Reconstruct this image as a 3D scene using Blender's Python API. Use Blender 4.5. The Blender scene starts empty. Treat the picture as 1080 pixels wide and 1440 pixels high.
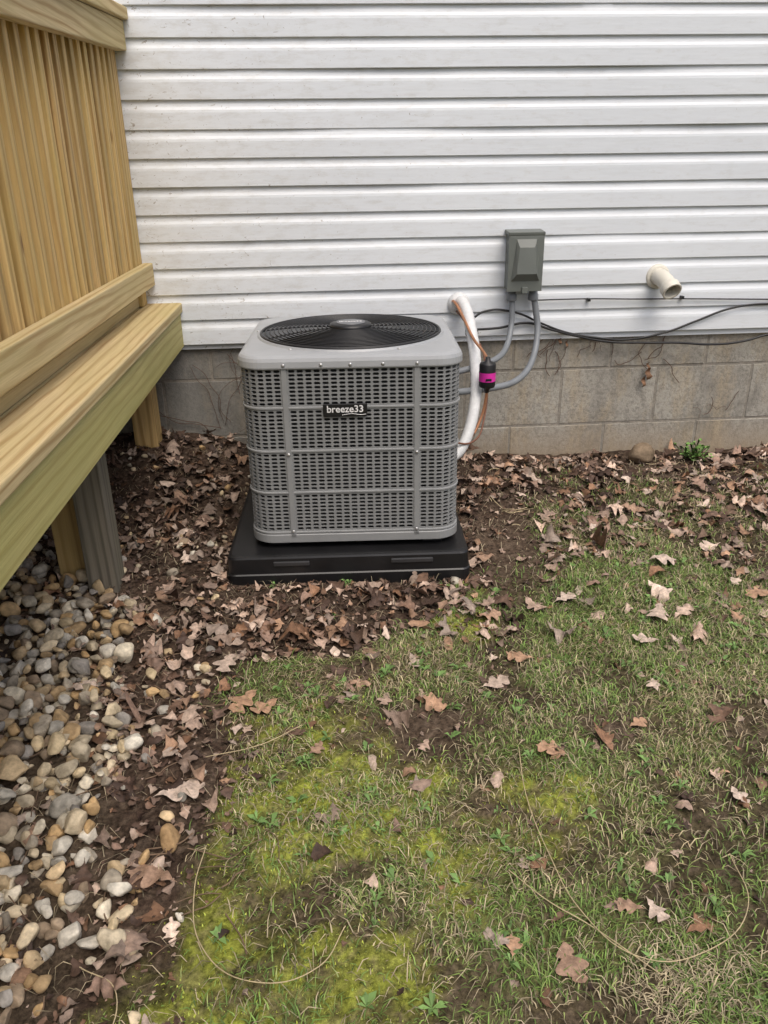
import bpy, math, random
import numpy as np
from mathutils import Vector, Matrix
random.seed(7); rng=np.random.default_rng(11)
S=bpy.context.scene; COL=S.collection
S.view_settings.view_transform='Standard'
try: S.view_settings.look='None'
except Exception: pass
S.view_settings.exposure=0

# ------------------------------------------------------------------ noise
def _h(ix,iy,seed):
    n=(ix.astype(np.int64)*374761393+iy.astype(np.int64)*668265263+seed*1442695041)&0xffffffff
    n=((n^(n>>13))*1274126177)&0xffffffff
    n=n^(n>>16)
    return (n&0xffff)/65535.0
def vn(x,y,seed=0):
    x=np.asarray(x,float);y=np.asarray(y,float)
    ix=np.floor(x);iy=np.floor(y);fx=x-ix;fy=y-iy
    fx=fx*fx*(3-2*fx);fy=fy*fy*(3-2*fy)
    a=_h(ix,iy,seed);b=_h(ix+1,iy,seed);c=_h(ix,iy+1,seed);d=_h(ix+1,iy+1,seed)
    return (a*(1-fx)+b*fx)*(1-fy)+(c*(1-fx)+d*fx)*fy
def fbm(x,y,s,seed=0,o=4):
    t=0;a=.5
    for i in range(o):
        t=t+a*vn(x*s*2**i,y*s*2**i,seed+i*17);a*=.5
    return t/(1-.5**o)
def sst(e0,e1,x):
    t=np.clip((x-e0)/(e1-e0),0,1);return t*t*(3-2*t)

# ------------------------------------------------------------------ mesh helpers
def mk(name,V,F,mat=None,parent=None,smooth=False,col=None,loc=None):
    me=bpy.data.meshes.new(name)
    if isinstance(F,np.ndarray):
        V=np.asarray(V,float);k=F.shape[1]
        me.vertices.add(len(V));me.vertices.foreach_set('co',V.ravel())
        me.loops.add(F.size);me.loops.foreach_set('vertex_index',F.ravel().astype(np.int32))
        me.polygons.add(len(F));me.polygons.foreach_set('loop_start',np.arange(0,F.size,k,dtype=np.int32))
        me.update(calc_edges=True)
    else:
        me.from_pydata([tuple(v) for v in V],[],[tuple(f) for f in F]);me.update()
    if col is not None:
        at=me.color_attributes.new('Col','FLOAT_COLOR','POINT')
        c=np.ones((len(me.vertices),4));c[:,:3]=col;at.data.foreach_set('color',c.ravel())
    if smooth: me.polygons.foreach_set('use_smooth',np.ones(len(me.polygons),bool))
    ob=bpy.data.objects.new(name,me);COL.objects.link(ob)
    if mat: me.materials.append(mat)
    if parent: ob.parent=parent
    if loc: ob.location=loc
    return ob
def empty(name,loc=(0,0,0),rz=0):
    e=bpy.data.objects.new(name,None);COL.objects.link(e);e.location=loc;e.rotation_euler=(0,0,rz)
    e.empty_display_size=.1
    return e
def box(name,lo,hi,mat,parent=None,bev=.003,seg=2,shear=None):
    lo=Vector(lo);hi=Vector(hi);c=(lo+hi)/2;h=(hi-lo)/2
    V=[(sx*h.x,sy*h.y,sz*h.z) for sx in(-1,1) for sy in(-1,1) for sz in(-1,1)]
    F=[(0,1,3,2),(4,6,7,5),(0,4,5,1),(2,3,7,6),(0,2,6,4),(1,5,7,3)]
    if shear: V=[(x,y,z+shear*y) for x,y,z in V]
    ob=mk(name,V,F,mat,parent,loc=c)
    if bev>0:
        m=ob.modifiers.new('b','BEVEL');m.width=bev;m.segments=seg;m.limit_method='ANGLE'
    return ob
def tube(name,pts,r,mat,parent=None,res=4,radii=None,smooth=True):
    cu=bpy.data.curves.new(name,'CURVE');cu.dimensions='3D';cu.bevel_depth=r;cu.bevel_resolution=res
    cu.use_fill_caps=True;cu.resolution_u=8
    sp=cu.splines.new('BEZIER' if smooth else 'POLY')
    if smooth:
        sp.bezier_points.add(len(pts)-1)
        for i,p in enumerate(pts):
            b=sp.bezier_points[i];b.co=p;b.handle_left_type=b.handle_right_type='AUTO'
            if radii: b.radius=radii[i]
    else:
        sp.points.add(len(pts)-1)
        for i,p in enumerate(pts): sp.points[i].co=(*p,1)
    ob=bpy.data.objects.new(name,cu);COL.objects.link(ob)
    cu.materials.append(mat)
    if parent: ob.parent=parent
    return ob
def lathe(name,prof,mat,parent=None,n=48,M=None,smooth=True,cap=True):
    V=[];F=[]
    for r,z in prof:
        for i in range(n):
            a=2*math.pi*i/n;V.append((r*math.cos(a),r*math.sin(a),z))
    for j in range(len(prof)-1):
        for i in range(n):
            k=(i+1)%n;F.append((j*n+i,j*n+k,(j+1)*n+k,(j+1)*n+i))
    if cap:
        F.append(tuple(range(n-1,-1,-1)));F.append(tuple((len(prof)-1)*n+i for i in range(n)))
    if M is not None: V=[tuple(M@Vector(v)) for v in V]
    return mk(name,V,F,mat,parent,smooth)

# ------------------------------------------------------------------ materials
class NT:
    def __init__(s,name):
        s.m=bpy.data.materials.new(name);s.m.use_nodes=True;s.t=s.m.node_tree;s.t.nodes.clear()
        s.out=s.n('ShaderNodeOutputMaterial');s.b=s.n('ShaderNodeBsdfPrincipled')
        s.l(s.b.outputs[0],s.out.inputs[0])
    def n(s,t,**k):
        x=s.t.nodes.new(t)
        for a,v in k.items(): setattr(x,a,v)
        return x
    def l(s,a,b): s.t.links.new(a,b)
    def coord(s,scale=(1,1,1),rot=(0,0,0),rand=False,which='Object'):
        tc=s.n('ShaderNodeTexCoord');mp=s.n('ShaderNodeMapping')
        mp.inputs['Scale'].default_value=scale;mp.inputs['Rotation'].default_value=rot
        src=tc.outputs[which]
        if rand:
            oi=s.n('ShaderNodeObjectInfo');c=s.n('ShaderNodeCombineXYZ');mu=s.n('ShaderNodeMath',operation='MULTIPLY');mu.inputs[1].default_value=rand if rand is not True else 37
            s.l(oi.outputs['Random'],mu.inputs[0]);[s.l(mu.outputs[0],c.inputs[i]) for i in range(3)]
            ad=s.n('ShaderNodeVectorMath',operation='ADD');s.l(mp.outputs[0],ad.inputs[0]);s.l(c.outputs[0],ad.inputs[1])
            s.l(src,mp.inputs[0]);return ad.outputs[0]
        s.l(src,mp.inputs[0]);return mp.outputs[0]
    def noise(s,vec,scale,det=4,rough=.55,dist=0):
        x=s.n('ShaderNodeTexNoise');x.inputs['Scale'].default_value=scale;x.inputs['Detail'].default_value=det
        x.inputs['Roughness'].default_value=rough;x.inputs['Distortion'].default_value=dist
        if vec: s.l(vec,x.inputs['Vector'])
        return x.outputs['Fac']
    def ramp(s,fac,stops):
        r=s.n('ShaderNodeValToRGB');e=r.color_ramp.elements
        while len(e)<len(stops): e.new(.5)
        for i,(p,c) in enumerate(stops):
            e[i].position=p;e[i].color=(*c,1) if len(c)==3 else c
        s.l(fac,r.inputs[0]);return r.outputs[0]
    def mix(s,fac,a,b,mode='MIX'):
        x=s.n('ShaderNodeMix',data_type='RGBA',blend_type=mode)
        for v,i in((fac,0),(a,6),(b,7)):
            if hasattr(v,'links') or hasattr(v,'is_linked'): s.l(v,x.inputs[i])
            elif i==0: x.inputs[0].default_value=v
            else: x.inputs[i].default_value=(*v,1)
        return x.outputs[2]
    def base(s,c):
        if hasattr(c,'is_linked'): s.l(c,s.b.inputs['Base Color'])
        else: s.b.inputs['Base Color'].default_value=(*c,1)
    def rough(s,v): s.b.inputs['Roughness'].default_value=v
    def bump(s,h,st=.3,d=.01):
        b=s.n('ShaderNodeBump');b.inputs['Strength'].default_value=st;b.inputs['Distance'].default_value=d
        s.l(h,b.inputs['Height']);s.l(b.outputs[0],s.b.inputs['Normal'])
G=lambda v:(v,v,v)
def simple(name,c,rough=.5,metal=0,var=.15,scale=30,bump=0,spec=None):
    t=NT(name);v=t.coord();n=t.noise(v,scale)
    t.base(t.ramp(n,[(.3,tuple(x*(1-var) for x in c)),(.7,tuple(min(1,x*(1+var)) for x in c))]))
    t.rough(rough);t.b.inputs['Metallic'].default_value=metal
    if spec is not None: t.b.inputs['Specular IOR Level'].default_value=spec
    if bump: t.bump(n,bump,.003)
    return t.m

t=NT('vinyl_siding');v=t.coord()
n1=t.noise(v,1.3,5,.6);n2=t.noise(t.coord((1,1,7)),9,5,.7)
c=t.ramp(n1,[(.3,(.705,.74,.775)),(.7,(.765,.80,.83))])
c=t.mix(t.ramp(n2,[(.5,G(0)),(.8,G(.33))]),c,(.56,.56,.55))
sx=t.n('ShaderNodeSeparateXYZ');t.l(v,sx.inputs[0])
mr=t.n('ShaderNodeMapRange');mr.inputs[1].default_value=1.2;mr.inputs[2].default_value=-.8;mr.inputs[3].default_value=.0;mr.inputs[4].default_value=.10
t.l(sx.outputs[0],mr.inputs[0])
sp_=t.noise(t.coord((1,1,1.6)),34,4,.72,1.2);ad=t.n('ShaderNodeMath',operation='ADD');t.l(sp_,ad.inputs[0]);t.l(mr.outputs[0],ad.inputs[1])
c=t.mix(t.ramp(ad.outputs[0],[(.71,G(0)),(.77,G(.8))]),c,(.25,.21,.16))
n5=t.noise(t.coord((1,1,3)),15,5,.75);ad=t.n('ShaderNodeMath',operation='ADD');t.l(n5,ad.inputs[0]);t.l(mr.outputs[0],ad.inputs[1])
c=t.mix(t.ramp(ad.outputs[0],[(.55,G(0)),(.75,G(.32))]),c,(.46,.44,.39))
t.base(c);t.rough(.42);t.bump(t.noise(t.coord((.4,1,5)),22,3),.12,.004)
M_SID=t.m
t=NT('concrete_block');v=t.coord()
n1=t.noise(v,2.2,6,.7);n2=t.noise(v,75,5,.75);n3=t.noise(t.coord((3,3,1)),3.5,5,.7)
c=t.ramp(n1,[(.25,(.22,.205,.18)),(.5,(.36,.34,.295)),(.75,(.48,.455,.395))])
c=t.mix(t.ramp(n3,[(.48,G(0)),(.68,G(.7))]),c,(.42,.34,.225))
n7=t.noise(t.coord((1,1,.45)),7,5,.75,.6)
c=t.mix(t.ramp(n7,[(.50,G(0)),(.72,G(.6))]),c,(.15,.14,.12))
c=t.mix(t.ramp(n2,[(.35,G(.6)),(.55,G(0))]),c,(.14,.13,.11))
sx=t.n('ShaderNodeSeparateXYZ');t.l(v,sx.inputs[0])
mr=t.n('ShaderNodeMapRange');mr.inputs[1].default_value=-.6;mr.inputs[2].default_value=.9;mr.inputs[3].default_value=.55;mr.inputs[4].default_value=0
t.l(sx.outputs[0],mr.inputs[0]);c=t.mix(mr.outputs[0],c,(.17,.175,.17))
mr=t.n('ShaderNodeMapRange');mr.inputs[1].default_value=.12;mr.inputs[2].default_value=-.05;mr.inputs[3].default_value=0;mr.inputs[4].default_value=.65
t.l(sx.outputs[2],mr.inputs[0]);c=t.mix(mr.outputs[0],c,(.36,.27,.17))
t.base(c);t.rough(.92);t.bump(n2,.6,.006);M_BLK=t.m
t=NT('mortar');v=t.coord();n2=t.noise(v,60,4,.7)
t.base(t.ramp(n2,[(.3,(.18,.165,.14)),(.7,(.34,.31,.26))]));t.rough(.95);t.bump(n2,.5,.005);M_MOR=t.m

def wood(name,axis,light,dark,contrast=1.0):
    t=NT(name)
    sc=[1,1,1];sc[axis]=.07
    w=t.n('ShaderNodeTexWave',wave_type='RINGS');w.rings_direction='XYZ'[axis]
    w.inputs['Scale'].default_value=15;w.inputs['Distortion'].default_value=6.5;w.inputs['Detail'].default_value=3
    w.inputs['Detail Scale'].default_value=1.1;w.inputs['Detail Roughness'].default_value=.5
    t.l(t.coord(tuple(sc),rand=.9),w.inputs['Vector'])
    sf=[1,1,1];sf[axis]=.02
    fine=t.noise(t.coord(tuple(sf),rand=True),300,3,.6)
    mid=t.noise(t.coord(tuple([1 if i!=axis else .05 for i in range(3)]),rand=True),60,3,.6)
    broad=t.noise(t.coord(tuple([1 if i!=axis else .3 for i in range(3)]),rand=True),5,4,.6)
    d2=tuple(a*(1-contrast)+b*contrast for a,b in zip(light,dark))
    c=t.ramp(w.outputs['Fac'],[(.35,light),(.78,tuple(a*.6+b*.4 for a,b in zip(light,d2))),(.97,d2)])
    c=t.mix(t.ramp(fine,[(.35,G(.35)),(.6,G(0))]),c,tuple(x*.75 for x in dark))
    c=t.mix(t.ramp(mid,[(.4,G(.35)),(.65,G(0))]),c,tuple(a*.72 for a in light))
    c=t.mix(t.ramp(broad,[(.38,G(0)),(.7,G(.6))]),c,(light[0]*.72,light[1]*.78,light[2]*.62))
    vo=t.n('ShaderNodeTexVoronoi');vo.inputs['Scale'].default_value=4.2
    sk=[1,1,1];sk[axis]=.55
    t.l(t.coord(tuple(sk),rand=True),vo.inputs['Vector'])
    c=t.mix(t.ramp(vo.outputs['Distance'],[(.04,G(.8)),(.085,G(0))]),c,(dark[0]*.5,dark[1]*.4,dark[2]*.35))
    oi=t.n('ShaderNodeObjectInfo');mr=t.n('ShaderNodeMapRange');mr.inputs[3].default_value=.76;mr.inputs[4].default_value=1.14
    t.l(oi.outputs['Random'],mr.inputs[0])
    hs=t.n('ShaderNodeHueSaturation');t.l(c,hs.inputs['Color']);t.l(mr.outputs[0],hs.inputs['Value'])
    t.base(hs.outputs[0]);t.rough(.78);t.bump(fine,.25,.003);return t.m
LT=(.75,.59,.32);DK=(.45,.29,.115)
M_WY=wood('pine_lumber_y',1,LT,DK,1)
M_WF=wood('pine_fascia_y',1,(.66,.58,.24),(.44,.335,.105),.8)
M_WX=wood('pine_lumber_x',0,LT,DK,.8)
M_WZ=wood('pine_lumber_z',2,(.71,.495,.215),(.37,.215,.075))
M_WG=wood('weathered_lumber',2,(.25,.22,.175),(.09,.078,.062))

M_AC=simple('grey_painted_steel',(.225,.232,.235),.45,0,.06,14,.05)
M_CAP=simple('light_grey_steel',(.34,.353,.365),.38,.0,.07,9,.04)
M_RIB=simple('grey_steel_trim',(.25,.257,.26),.42,0,.06,14)
M_BLK2=simple('black_wire',(.010,.010,.011),.42,0,.2,30)
M_PLA=simple('black_plastic',(.010,.010,.011),.38,0,.3,12,.08)
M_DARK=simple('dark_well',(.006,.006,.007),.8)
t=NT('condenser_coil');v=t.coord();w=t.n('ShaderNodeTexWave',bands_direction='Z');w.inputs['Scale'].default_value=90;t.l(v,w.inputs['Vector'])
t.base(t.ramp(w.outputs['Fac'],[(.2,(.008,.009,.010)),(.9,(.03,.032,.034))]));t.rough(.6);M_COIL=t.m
M_WHT=simple('white_print',(.75,.75,.75),.4)
M_BOX=simple('grey_green_enclosure',(.135,.148,.135),.45,0,.08,12,.05)
M_CON=simple('grey_conduit',(.19,.205,.22),.45,0,.08,20)
M_PVC=simple('pvc_cream',(.68,.65,.56),.4,0,.05,15)
M_TAPE=simple('white_tape',(.66,.67,.67),.5,0,.1,60,.3)
M_COP=simple('copper',(.50,.24,.13),.35,.6,.2,30)
M_PINK=simple('pink_label',(.62,.03,.33),.4)
M_CAB=simple('black_cable',(.010,.010,.011),.45)

def attrmat(name,rough=.8,scale=60,amt=.25,bump=0,bscale=None,spec=.3):
    t=NT(name);a=t.n('ShaderNodeAttribute',attribute_name='Col')
    n=t.noise(t.coord(),scale,4,.65)
    c=t.mix(1.0,a.outputs['Color'],t.ramp(n,[(.28,G(1-amt*1.6)),(.72,G(1+amt*.6))]),'MULTIPLY')
    t.base(c);t.rough(rough);t.b.inputs['Specular IOR Level'].default_value=spec
    if bump: t.bump(t.noise(t.coord(),bscale or scale,5,.7),bump,.006)
    return t.m
M_GND=attrmat('soil',.95,90,.5,.9,140,.1)
M_LEAF=attrmat('dry_leaf',.65,70,.35,.25,160)
M_GRS=attrmat('grass_blade',.65,15,.1,0)
M_STN=attrmat('river_stone',.8,38,.35,.3,80,.12)

# ------------------------------------------------------------------ ground
def gh(x,y):
    yy=np.clip(y,-6,0)
    z=.075*yy
    z=z+.135*sst(-.15,-.55,x)*sst(-.75,-.05,yy)
    z=z-.025*sst(.3,.6,x)*sst(-.5,0,yy)
    near=sst(8,4,np.abs(x))*sst(-9,-5,y)
    z=z+near*((fbm(x,y,2.2,3)-.5)*.05+(fbm(x,y,9,9)-.5)*.030+(fbm(x,y,38,5,3)-.5)*.016)
    d=np.maximum(np.abs(x-.05)-.42,np.abs(y+.59)-.42)
    z=z-.02*sst(.05,-.02,d)
    return z
def ghard(x,y): return gh(np.asarray(x,float),np.asarray(y,float))
def gravel_edge(y):
    return np.interp(y,[-4,-2.39,-2.04,-1.84,-1.59,-1.28,-1.0,-.8,-.6,-.3],[-.58,-.52,-.52,-.53,-.61,-.63,-.74,-1.02,-1.35,-2.2])
def grass_edge(y):
    return np.interp(y,[-4,-2.4,-2.2,-1.86,-1.42,-1.38,-1.216,-.95,-.685,-.5,0],[-.50,-.45,-.38,-.26,-.27,-.01,.33,.52,.68,.75,.85])
def masks(x,y):
    w=(fbm(x,y,5,21)-.5)*.28+(fbm(x,y,22,33)-.5)*.12
    gv=sst(.03,-.05,x-gravel_edge(y)+w*.5)
    gr=sst(-.06,.16,x-grass_edge(y)+w*1.3)
    band=sst(-1.15,-.6,y+w*1.2)*sst(.4,.8,x)
    wallstrip=sst(-.5,-.15,y+w)
    gr=gr*(1-.6*band)*(1-.9*wallstrip)
    bare=np.exp(-(((x-.60)/.15)**2+((y+.78)/.19)**2))+.9*np.exp(-(((x-.22)/.21)**2+((y+1.70)/.11)**2))+.75*np.exp(-(((x-.30)/.12)**2+((y+2.0)/.05)**2))+.85*np.exp(-(((x-.05)/.13)**2+((y+1.47)/.065)**2))+.65*np.exp(-(((x-.72)/.16)**2+((y+1.75)/.07)**2))
    gr=gr*(1-np.clip(bare*1.2,0,.93))
    patch=fbm(x,y,4.5,71,5)
    gr=gr*(.20+.80*sst(.41,.59,patch))
    moss=sst(.44,.64,fbm(x,y,4.6,55,6)+.32*np.exp(-(((x+.17)/.12)**2+((y+1.85)/.19)**2))+.28*np.exp(-(((x+.2)/.30)**2+((y+2.3)/.16)**2))+.22*np.exp(-(((x-.02)/.25)**2+((y+1.98)/.16)**2))-.16*sst(.2,.8,x)-.09+.05*sst(-1.3,-2.0,y))*sst(-.05,.1,x-grass_edge(y)+w)
    moss=moss*(.2+.8*sst(.40,.56,fbm(x,y,17,91,5)))
    return gv,gr,moss,band,bare
def axis(lo,hi,st,far):
    f=np.arange(lo,hi,st)
    g=[];d=st
    e=hi
    while e<far: d*=1.5;e+=d;g.append(e)
    l=[];d=st;e=lo
    while e>-far: d*=1.5;e-=d;l.append(e)
    return np.concatenate([l[::-1],f,g])
xs=axis(-2.0,3.0,.0135,80);ys=axis(-3.4,.06,.0135,80)
X,Y=np.meshgrid(xs,ys);x=X.ravel();y=Y.ravel();z=ghard(x,y)
z=np.where(y>.03,np.minimum(z,.0),z)
gv,gr,moss,band,bare=masks(x,y)
nf=fbm(x,y,60,4,3)[:,None];nm=fbm(x,y,7,8)[:,None]
dirt=np.array([.075,.050,.036])*(.45+1.1*nm)
soilg=np.array([.15,.155,.06])*(.45+1.1*nf)
cm=np.array([.30,.33,.055])*(.45+1.1*nf)
col=dirt*(1-gr[:,None])+soilg*gr[:,None]
col=col*(1-gv[:,None])+np.array([.09,.066,.045])*gv[:,None]
col=col*(1-moss[:,None])+cm*moss[:,None]
bb=np.clip(bare,0,1)[:,None];col=col*(1-.7*bb)+np.array([.14,.10,.07])*.7*bb
wood_ch=sst(.52,.68,fbm(x,y,80,61,2))[:,None]
col=col*(1-.45*wood_ch)+np.array([.22,.165,.12])*.45*wood_ch
z=z+moss*.010*fbm(x,y,50,7,2)
nx,ny=len(xs),len(ys)
I=np.arange(nx*ny).reshape(ny,nx)
F=np.stack([I[:-1,:-1],I[:-1,1:],I[1:,1:],I[1:,:-1]],-1).reshape(-1,4)
mk('ground',np.stack([x,y,z],1),F,M_GND,None,True,col)

# ------------------------------------------------------------------ grass / moss
def blades(name,n,xr,yr,dens,lf,wf,colf,leanf,mat,parent=None):
    x=rng.uniform(*xr,n);y=rng.uniform(*yr,n)
    k=rng.uniform(0,1,n)<dens(x,y);x=x[k];y=y[k];n=len(x)
    z=ghard(x,y)-.002
    L=lf(x,y,n);W=wf(n);az=rng.uniform(0,2*math.pi,n)*.75+9*fbm(x,y,7,19);ln=leanf(n)
    dx=np.cos(az);dy=np.sin(az);px=-dy;py=dx
    def pt(t,s,w):
        hor=L*np.sin(ln*t*.9)*t;ver=L*np.cos(ln*t)*t
        return np.stack([x+dx*hor+px*w*s,y+dy*hor+py*w*s,z+np.maximum(ver,.003*t)],1)
    V=np.stack([pt(0,-1,W),pt(0,1,W),pt(.55,-1,W*.8),pt(.55,1,W*.8),pt(1.,0,W)],1).reshape(-1,3)
    b=np.arange(n)[:,None]*5
    F=np.concatenate([b+np.array([[0,1,3]]),b+np.array([[0,3,2]]),b+np.array([[2,3,4]])],0)
    c=colf(x,y,n);c=np.repeat(c,5,0)
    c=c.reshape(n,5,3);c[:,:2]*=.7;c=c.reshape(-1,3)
    return mk(name,V,F,mat,parent,False,c)
def gcol(x,y,n):
    pal=np.array([[.175,.29,.065],[.24,.345,.085],[.14,.21,.055],[.32,.37,.13],[.58,.49,.30],[.40,.31,.19]])
    warm=sst(.47,.64,fbm(x,y,3.5,101))
    lush=sst(.48,.60,fbm(x,y,2.6,131))
    p=np.clip(rng.uniform(0,1,n)*(1-.3*lush)+warm*.30,0,1)
    i=np.select([p<.27,p<.50,p<.66,p<.78,p<.93],[0,1,2,3,4],5)
    return pal[i]*rng.uniform(.5,1.25,(n,1))
grass=empty('grass')
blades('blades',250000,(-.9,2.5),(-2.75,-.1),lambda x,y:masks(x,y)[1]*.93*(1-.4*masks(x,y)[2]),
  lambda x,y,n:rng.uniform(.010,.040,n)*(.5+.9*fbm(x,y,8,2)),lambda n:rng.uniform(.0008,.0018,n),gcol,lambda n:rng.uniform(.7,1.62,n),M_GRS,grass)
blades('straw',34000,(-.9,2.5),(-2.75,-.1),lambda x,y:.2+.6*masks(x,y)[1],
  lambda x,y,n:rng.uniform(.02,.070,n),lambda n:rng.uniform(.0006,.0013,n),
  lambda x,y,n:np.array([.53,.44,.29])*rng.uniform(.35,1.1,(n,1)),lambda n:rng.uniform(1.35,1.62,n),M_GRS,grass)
blades('dead_tuft',2600,(.45,.80),(-2.55,-2.28),lambda x,y:np.exp(-(((x-.60)/.09)**2+((y+2.41)/.06)**2)),
  lambda x,y,n:rng.uniform(.015,.05,n),lambda n:rng.uniform(.0006,.0014,n),
  lambda x,y,n:np.array([.60,.50,.32])*rng.uniform(.4,1.1,(n,1)),lambda n:rng.uniform(1.2,1.62,n),M_GRS,grass)
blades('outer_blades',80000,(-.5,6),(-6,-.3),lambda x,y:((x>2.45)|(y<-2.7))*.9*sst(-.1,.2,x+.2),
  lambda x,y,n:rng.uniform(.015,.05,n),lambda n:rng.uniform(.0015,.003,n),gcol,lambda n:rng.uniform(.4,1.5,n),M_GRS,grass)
V=[];F=[];C=[]
for i in range(380):
    cx=rng.uniform(-.35,2.2);cy=rng.uniform(-2.6,-.9)
    g=masks(np.array([cx]),np.array([cy]))[1][0]
    if rng.uniform()>g+.1: continue
    cz=float(ghard([cx],[cy])[0])
    for k in range(rng.integers(4,9)):
        a=rng.uniform(0,6.28);L=rng.uniform(.012,.032);w_=L*rng.uniform(.12,.24);h=rng.uniform(.004,.016)
        d=np.array([math.cos(a),math.sin(a),0]);s_=np.array([-math.sin(a),math.cos(a),0]);o_=np.array([cx,cy,cz+.004]);b=len(V)
        V+=[o_,o_+d*L*.5+s_*w_+[0,0,h],o_+d*L+[0,0,h*.7],o_+d*L*.5-s_*w_+[0,0,h]];F.append((b,b+1,b+2,b+3))
        C+=[np.array([.16,.27,.08])*rng.uniform(.6,1.4)]*4
mk('clover_leaves',np.array(V),np.array(F),M_GRS,grass,False,np.array(C))
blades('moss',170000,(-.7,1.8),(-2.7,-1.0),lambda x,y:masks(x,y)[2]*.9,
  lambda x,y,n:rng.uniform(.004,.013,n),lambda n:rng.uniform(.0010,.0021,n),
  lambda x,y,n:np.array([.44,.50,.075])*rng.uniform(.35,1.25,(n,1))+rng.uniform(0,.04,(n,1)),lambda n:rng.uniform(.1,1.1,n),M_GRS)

# ------------------------------------------------------------------ fallen leaves
def leaf_template(kind,r):
    if kind=='oak':
        n=21;t=np.linspace(0,1,n)
        env=np.interp(t,[0,.12,.3,.55,.8,1],[.0,.02,.25,.36,.26,.03])
        f=r.uniform(2.6,3.4);p1=r.uniform(0,.2)
        def side(p):
            q=np.abs(np.sin(np.pi*(t*f+p)))**.8
            return env*(.24+.76*q)
        wl=side(p1);wr=side(p1+r.uniform(-.15,.15))
        wl=np.maximum(wl,.006);wr=np.maximum(wr,.006)
        ml=t-.5+wl*.35;mr=t-.5+wr*.35
    else:
        n=7;t=np.linspace(0,1,n)
        w=np.sin(np.pi*t)**.8*r.uniform(.2,.42)
        wl=np.maximum(w*r.uniform(.5,1.25,n),.01);wr=np.maximum(w*r.uniform(.4,1.25,n),.01)
        ml=t-.5+r.uniform(-.05,.05,n);mr=t-.5+r.uniform(-.05,.05,n)
    bend=r.uniform(-.12,.12)*np.sin(np.pi*t)
    V=np.concatenate([np.stack([ml,wl+bend],1),np.stack([t-.5,0*t+bend],1),np.stack([mr,-wr+bend],1)],0)
    F=[]
    for i in range(n-1):
        F.append((i,n+i,n+i+1,i+1));F.append((n+i,2*n+i,2*n+i+1,n+i+1))
    return V,np.array(F)
def leafdens(x,y):
    gv,gr,moss,band,bare=masks(x,y)
    w=(fbm(x,y,6,44)-.5)
    lit=(1-sst(-.10,.12,x-grass_edge(y)+w*.4))*(1-gv*.72)
    d=lit*(.44+w*1.7)
    front=sst(-.65,-.5,x)*sst(.62,.4,x)*sst(-1.42,-1.28,y)*sst(-.9,-1.0,y)
    d=np.maximum(d,front*(.62+w*1.2))
    rb=sst(.55,.8,x)*sst(-1.30,-.7,y+w*.9)
    d=np.maximum(d,rb*(.44+w*1.5))
    d=np.maximum(d,.026+.08*sst(.50,.68,fbm(x,y,3,77))+.10*sst(.4,1.2,x)*sst(-1.8,-1.2,y))
    d=d*(1-.85*np.clip(bare,0,1)*(y>-1.2))
    d=np.where((np.abs(x-.05)<.42)&(np.abs(y+.59)<.42),0,d)
    return np.clip(d,0,1)
def crumbdens(x,y):
    # fine decayed litter carpets the unvegetated soil
    gv,gr,moss,band,bare=masks(x,y)
    lit=(1-sst(-.10,.15,x-grass_edge(y)))*(1-gv*.7)
    return np.clip(np.maximum(leafdens(x,y)*1.1,lit*.8*(1-.6*np.clip(bare,0,1)))*((np.abs(x-.05)>.42)|(np.abs(y+.59)>.42)),0,1)
def leaves(name,n,kind,sz,xr,yr,pal,lift,parent,dens=leafdens,curl=1.0,ntemp=12):
    x=rng.uniform(*xr,n);y=rng.uniform(*yr,n);d=dens(x,y)
    k=rng.uniform(0,1,n)<d;x=x[k];y=y[k];d=d[k]
    AV=[];AF=[];AC=[];off=0
    tm=[leaf_template(kind,rng) for _ in range(ntemp)]
    zg=ghard(x,y)
    for i in range(len(x)):
        V,F=tm[rng.integers(ntemp)]
        s=sz[0]+(sz[1]-sz[0])*rng.uniform()**1.5
        c1=rng.normal(0,1.2)*curl;c2=rng.normal(0,.6)*curl;tw=rng.normal(0,.9)*curl
        lx=V[:,0].copy();ly=V[:,1].copy()
        lz=c1*ly*ly*1.6+c2*lx*lx+tw*lx*ly+.035*np.sin(lx*17+c1*5)*curl+.03*np.sin(ly*23+c2*9)*curl
        P=np.stack([lx,ly,lz],1)*s
        a=rng.uniform(0,6.28);tx,ty=np.clip(rng.normal(0,.28,2),-.55,.55)*(.4+d[i])
        R=np.array(Matrix.Rotation(a,3,'Z')@Matrix.Rotation(tx,3,'X')@Matrix.Rotation(ty,3,'Y'))
        P=P@R.T
        P[:,2]-=np.percentile(P[:,2],12)
        P+=np.array([x[i],y[i],zg[i]+.002+rng.uniform(0,lift)*d[i]])
        AV.append(P);AF.append(F+off);off+=len(P)
        c=pal[rng.integers(len(pal))]*rng.uniform(.45,1.3)
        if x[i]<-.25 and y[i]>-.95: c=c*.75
        cc=np.tile(c,(len(P),1));m=len(P)//3;cc[m:2*m]*=1.25
        AC.append(cc)
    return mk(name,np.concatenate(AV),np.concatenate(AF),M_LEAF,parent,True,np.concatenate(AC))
PALD=np.array([[.29,.19,.14],[.36,.255,.195],[.18,.11,.075],[.11,.067,.047],[.46,.345,.27],[.26,.145,.085],[.085,.052,.038]])
PALL=np.array([[.52,.405,.325],[.60,.475,.385],[.44,.315,.24],[.54,.40,.31],[.34,.22,.15],[.44,.27,.17]])
fl=empty('fallen_leaves')
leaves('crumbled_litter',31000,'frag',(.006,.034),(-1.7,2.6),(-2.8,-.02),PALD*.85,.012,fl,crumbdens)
leaves('brown_leaves',8800,'frag',(.026,.070),(-1.7,2.6),(-2.8,-.02),np.concatenate([PALD,PALL*.9]),.028,fl)
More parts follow.
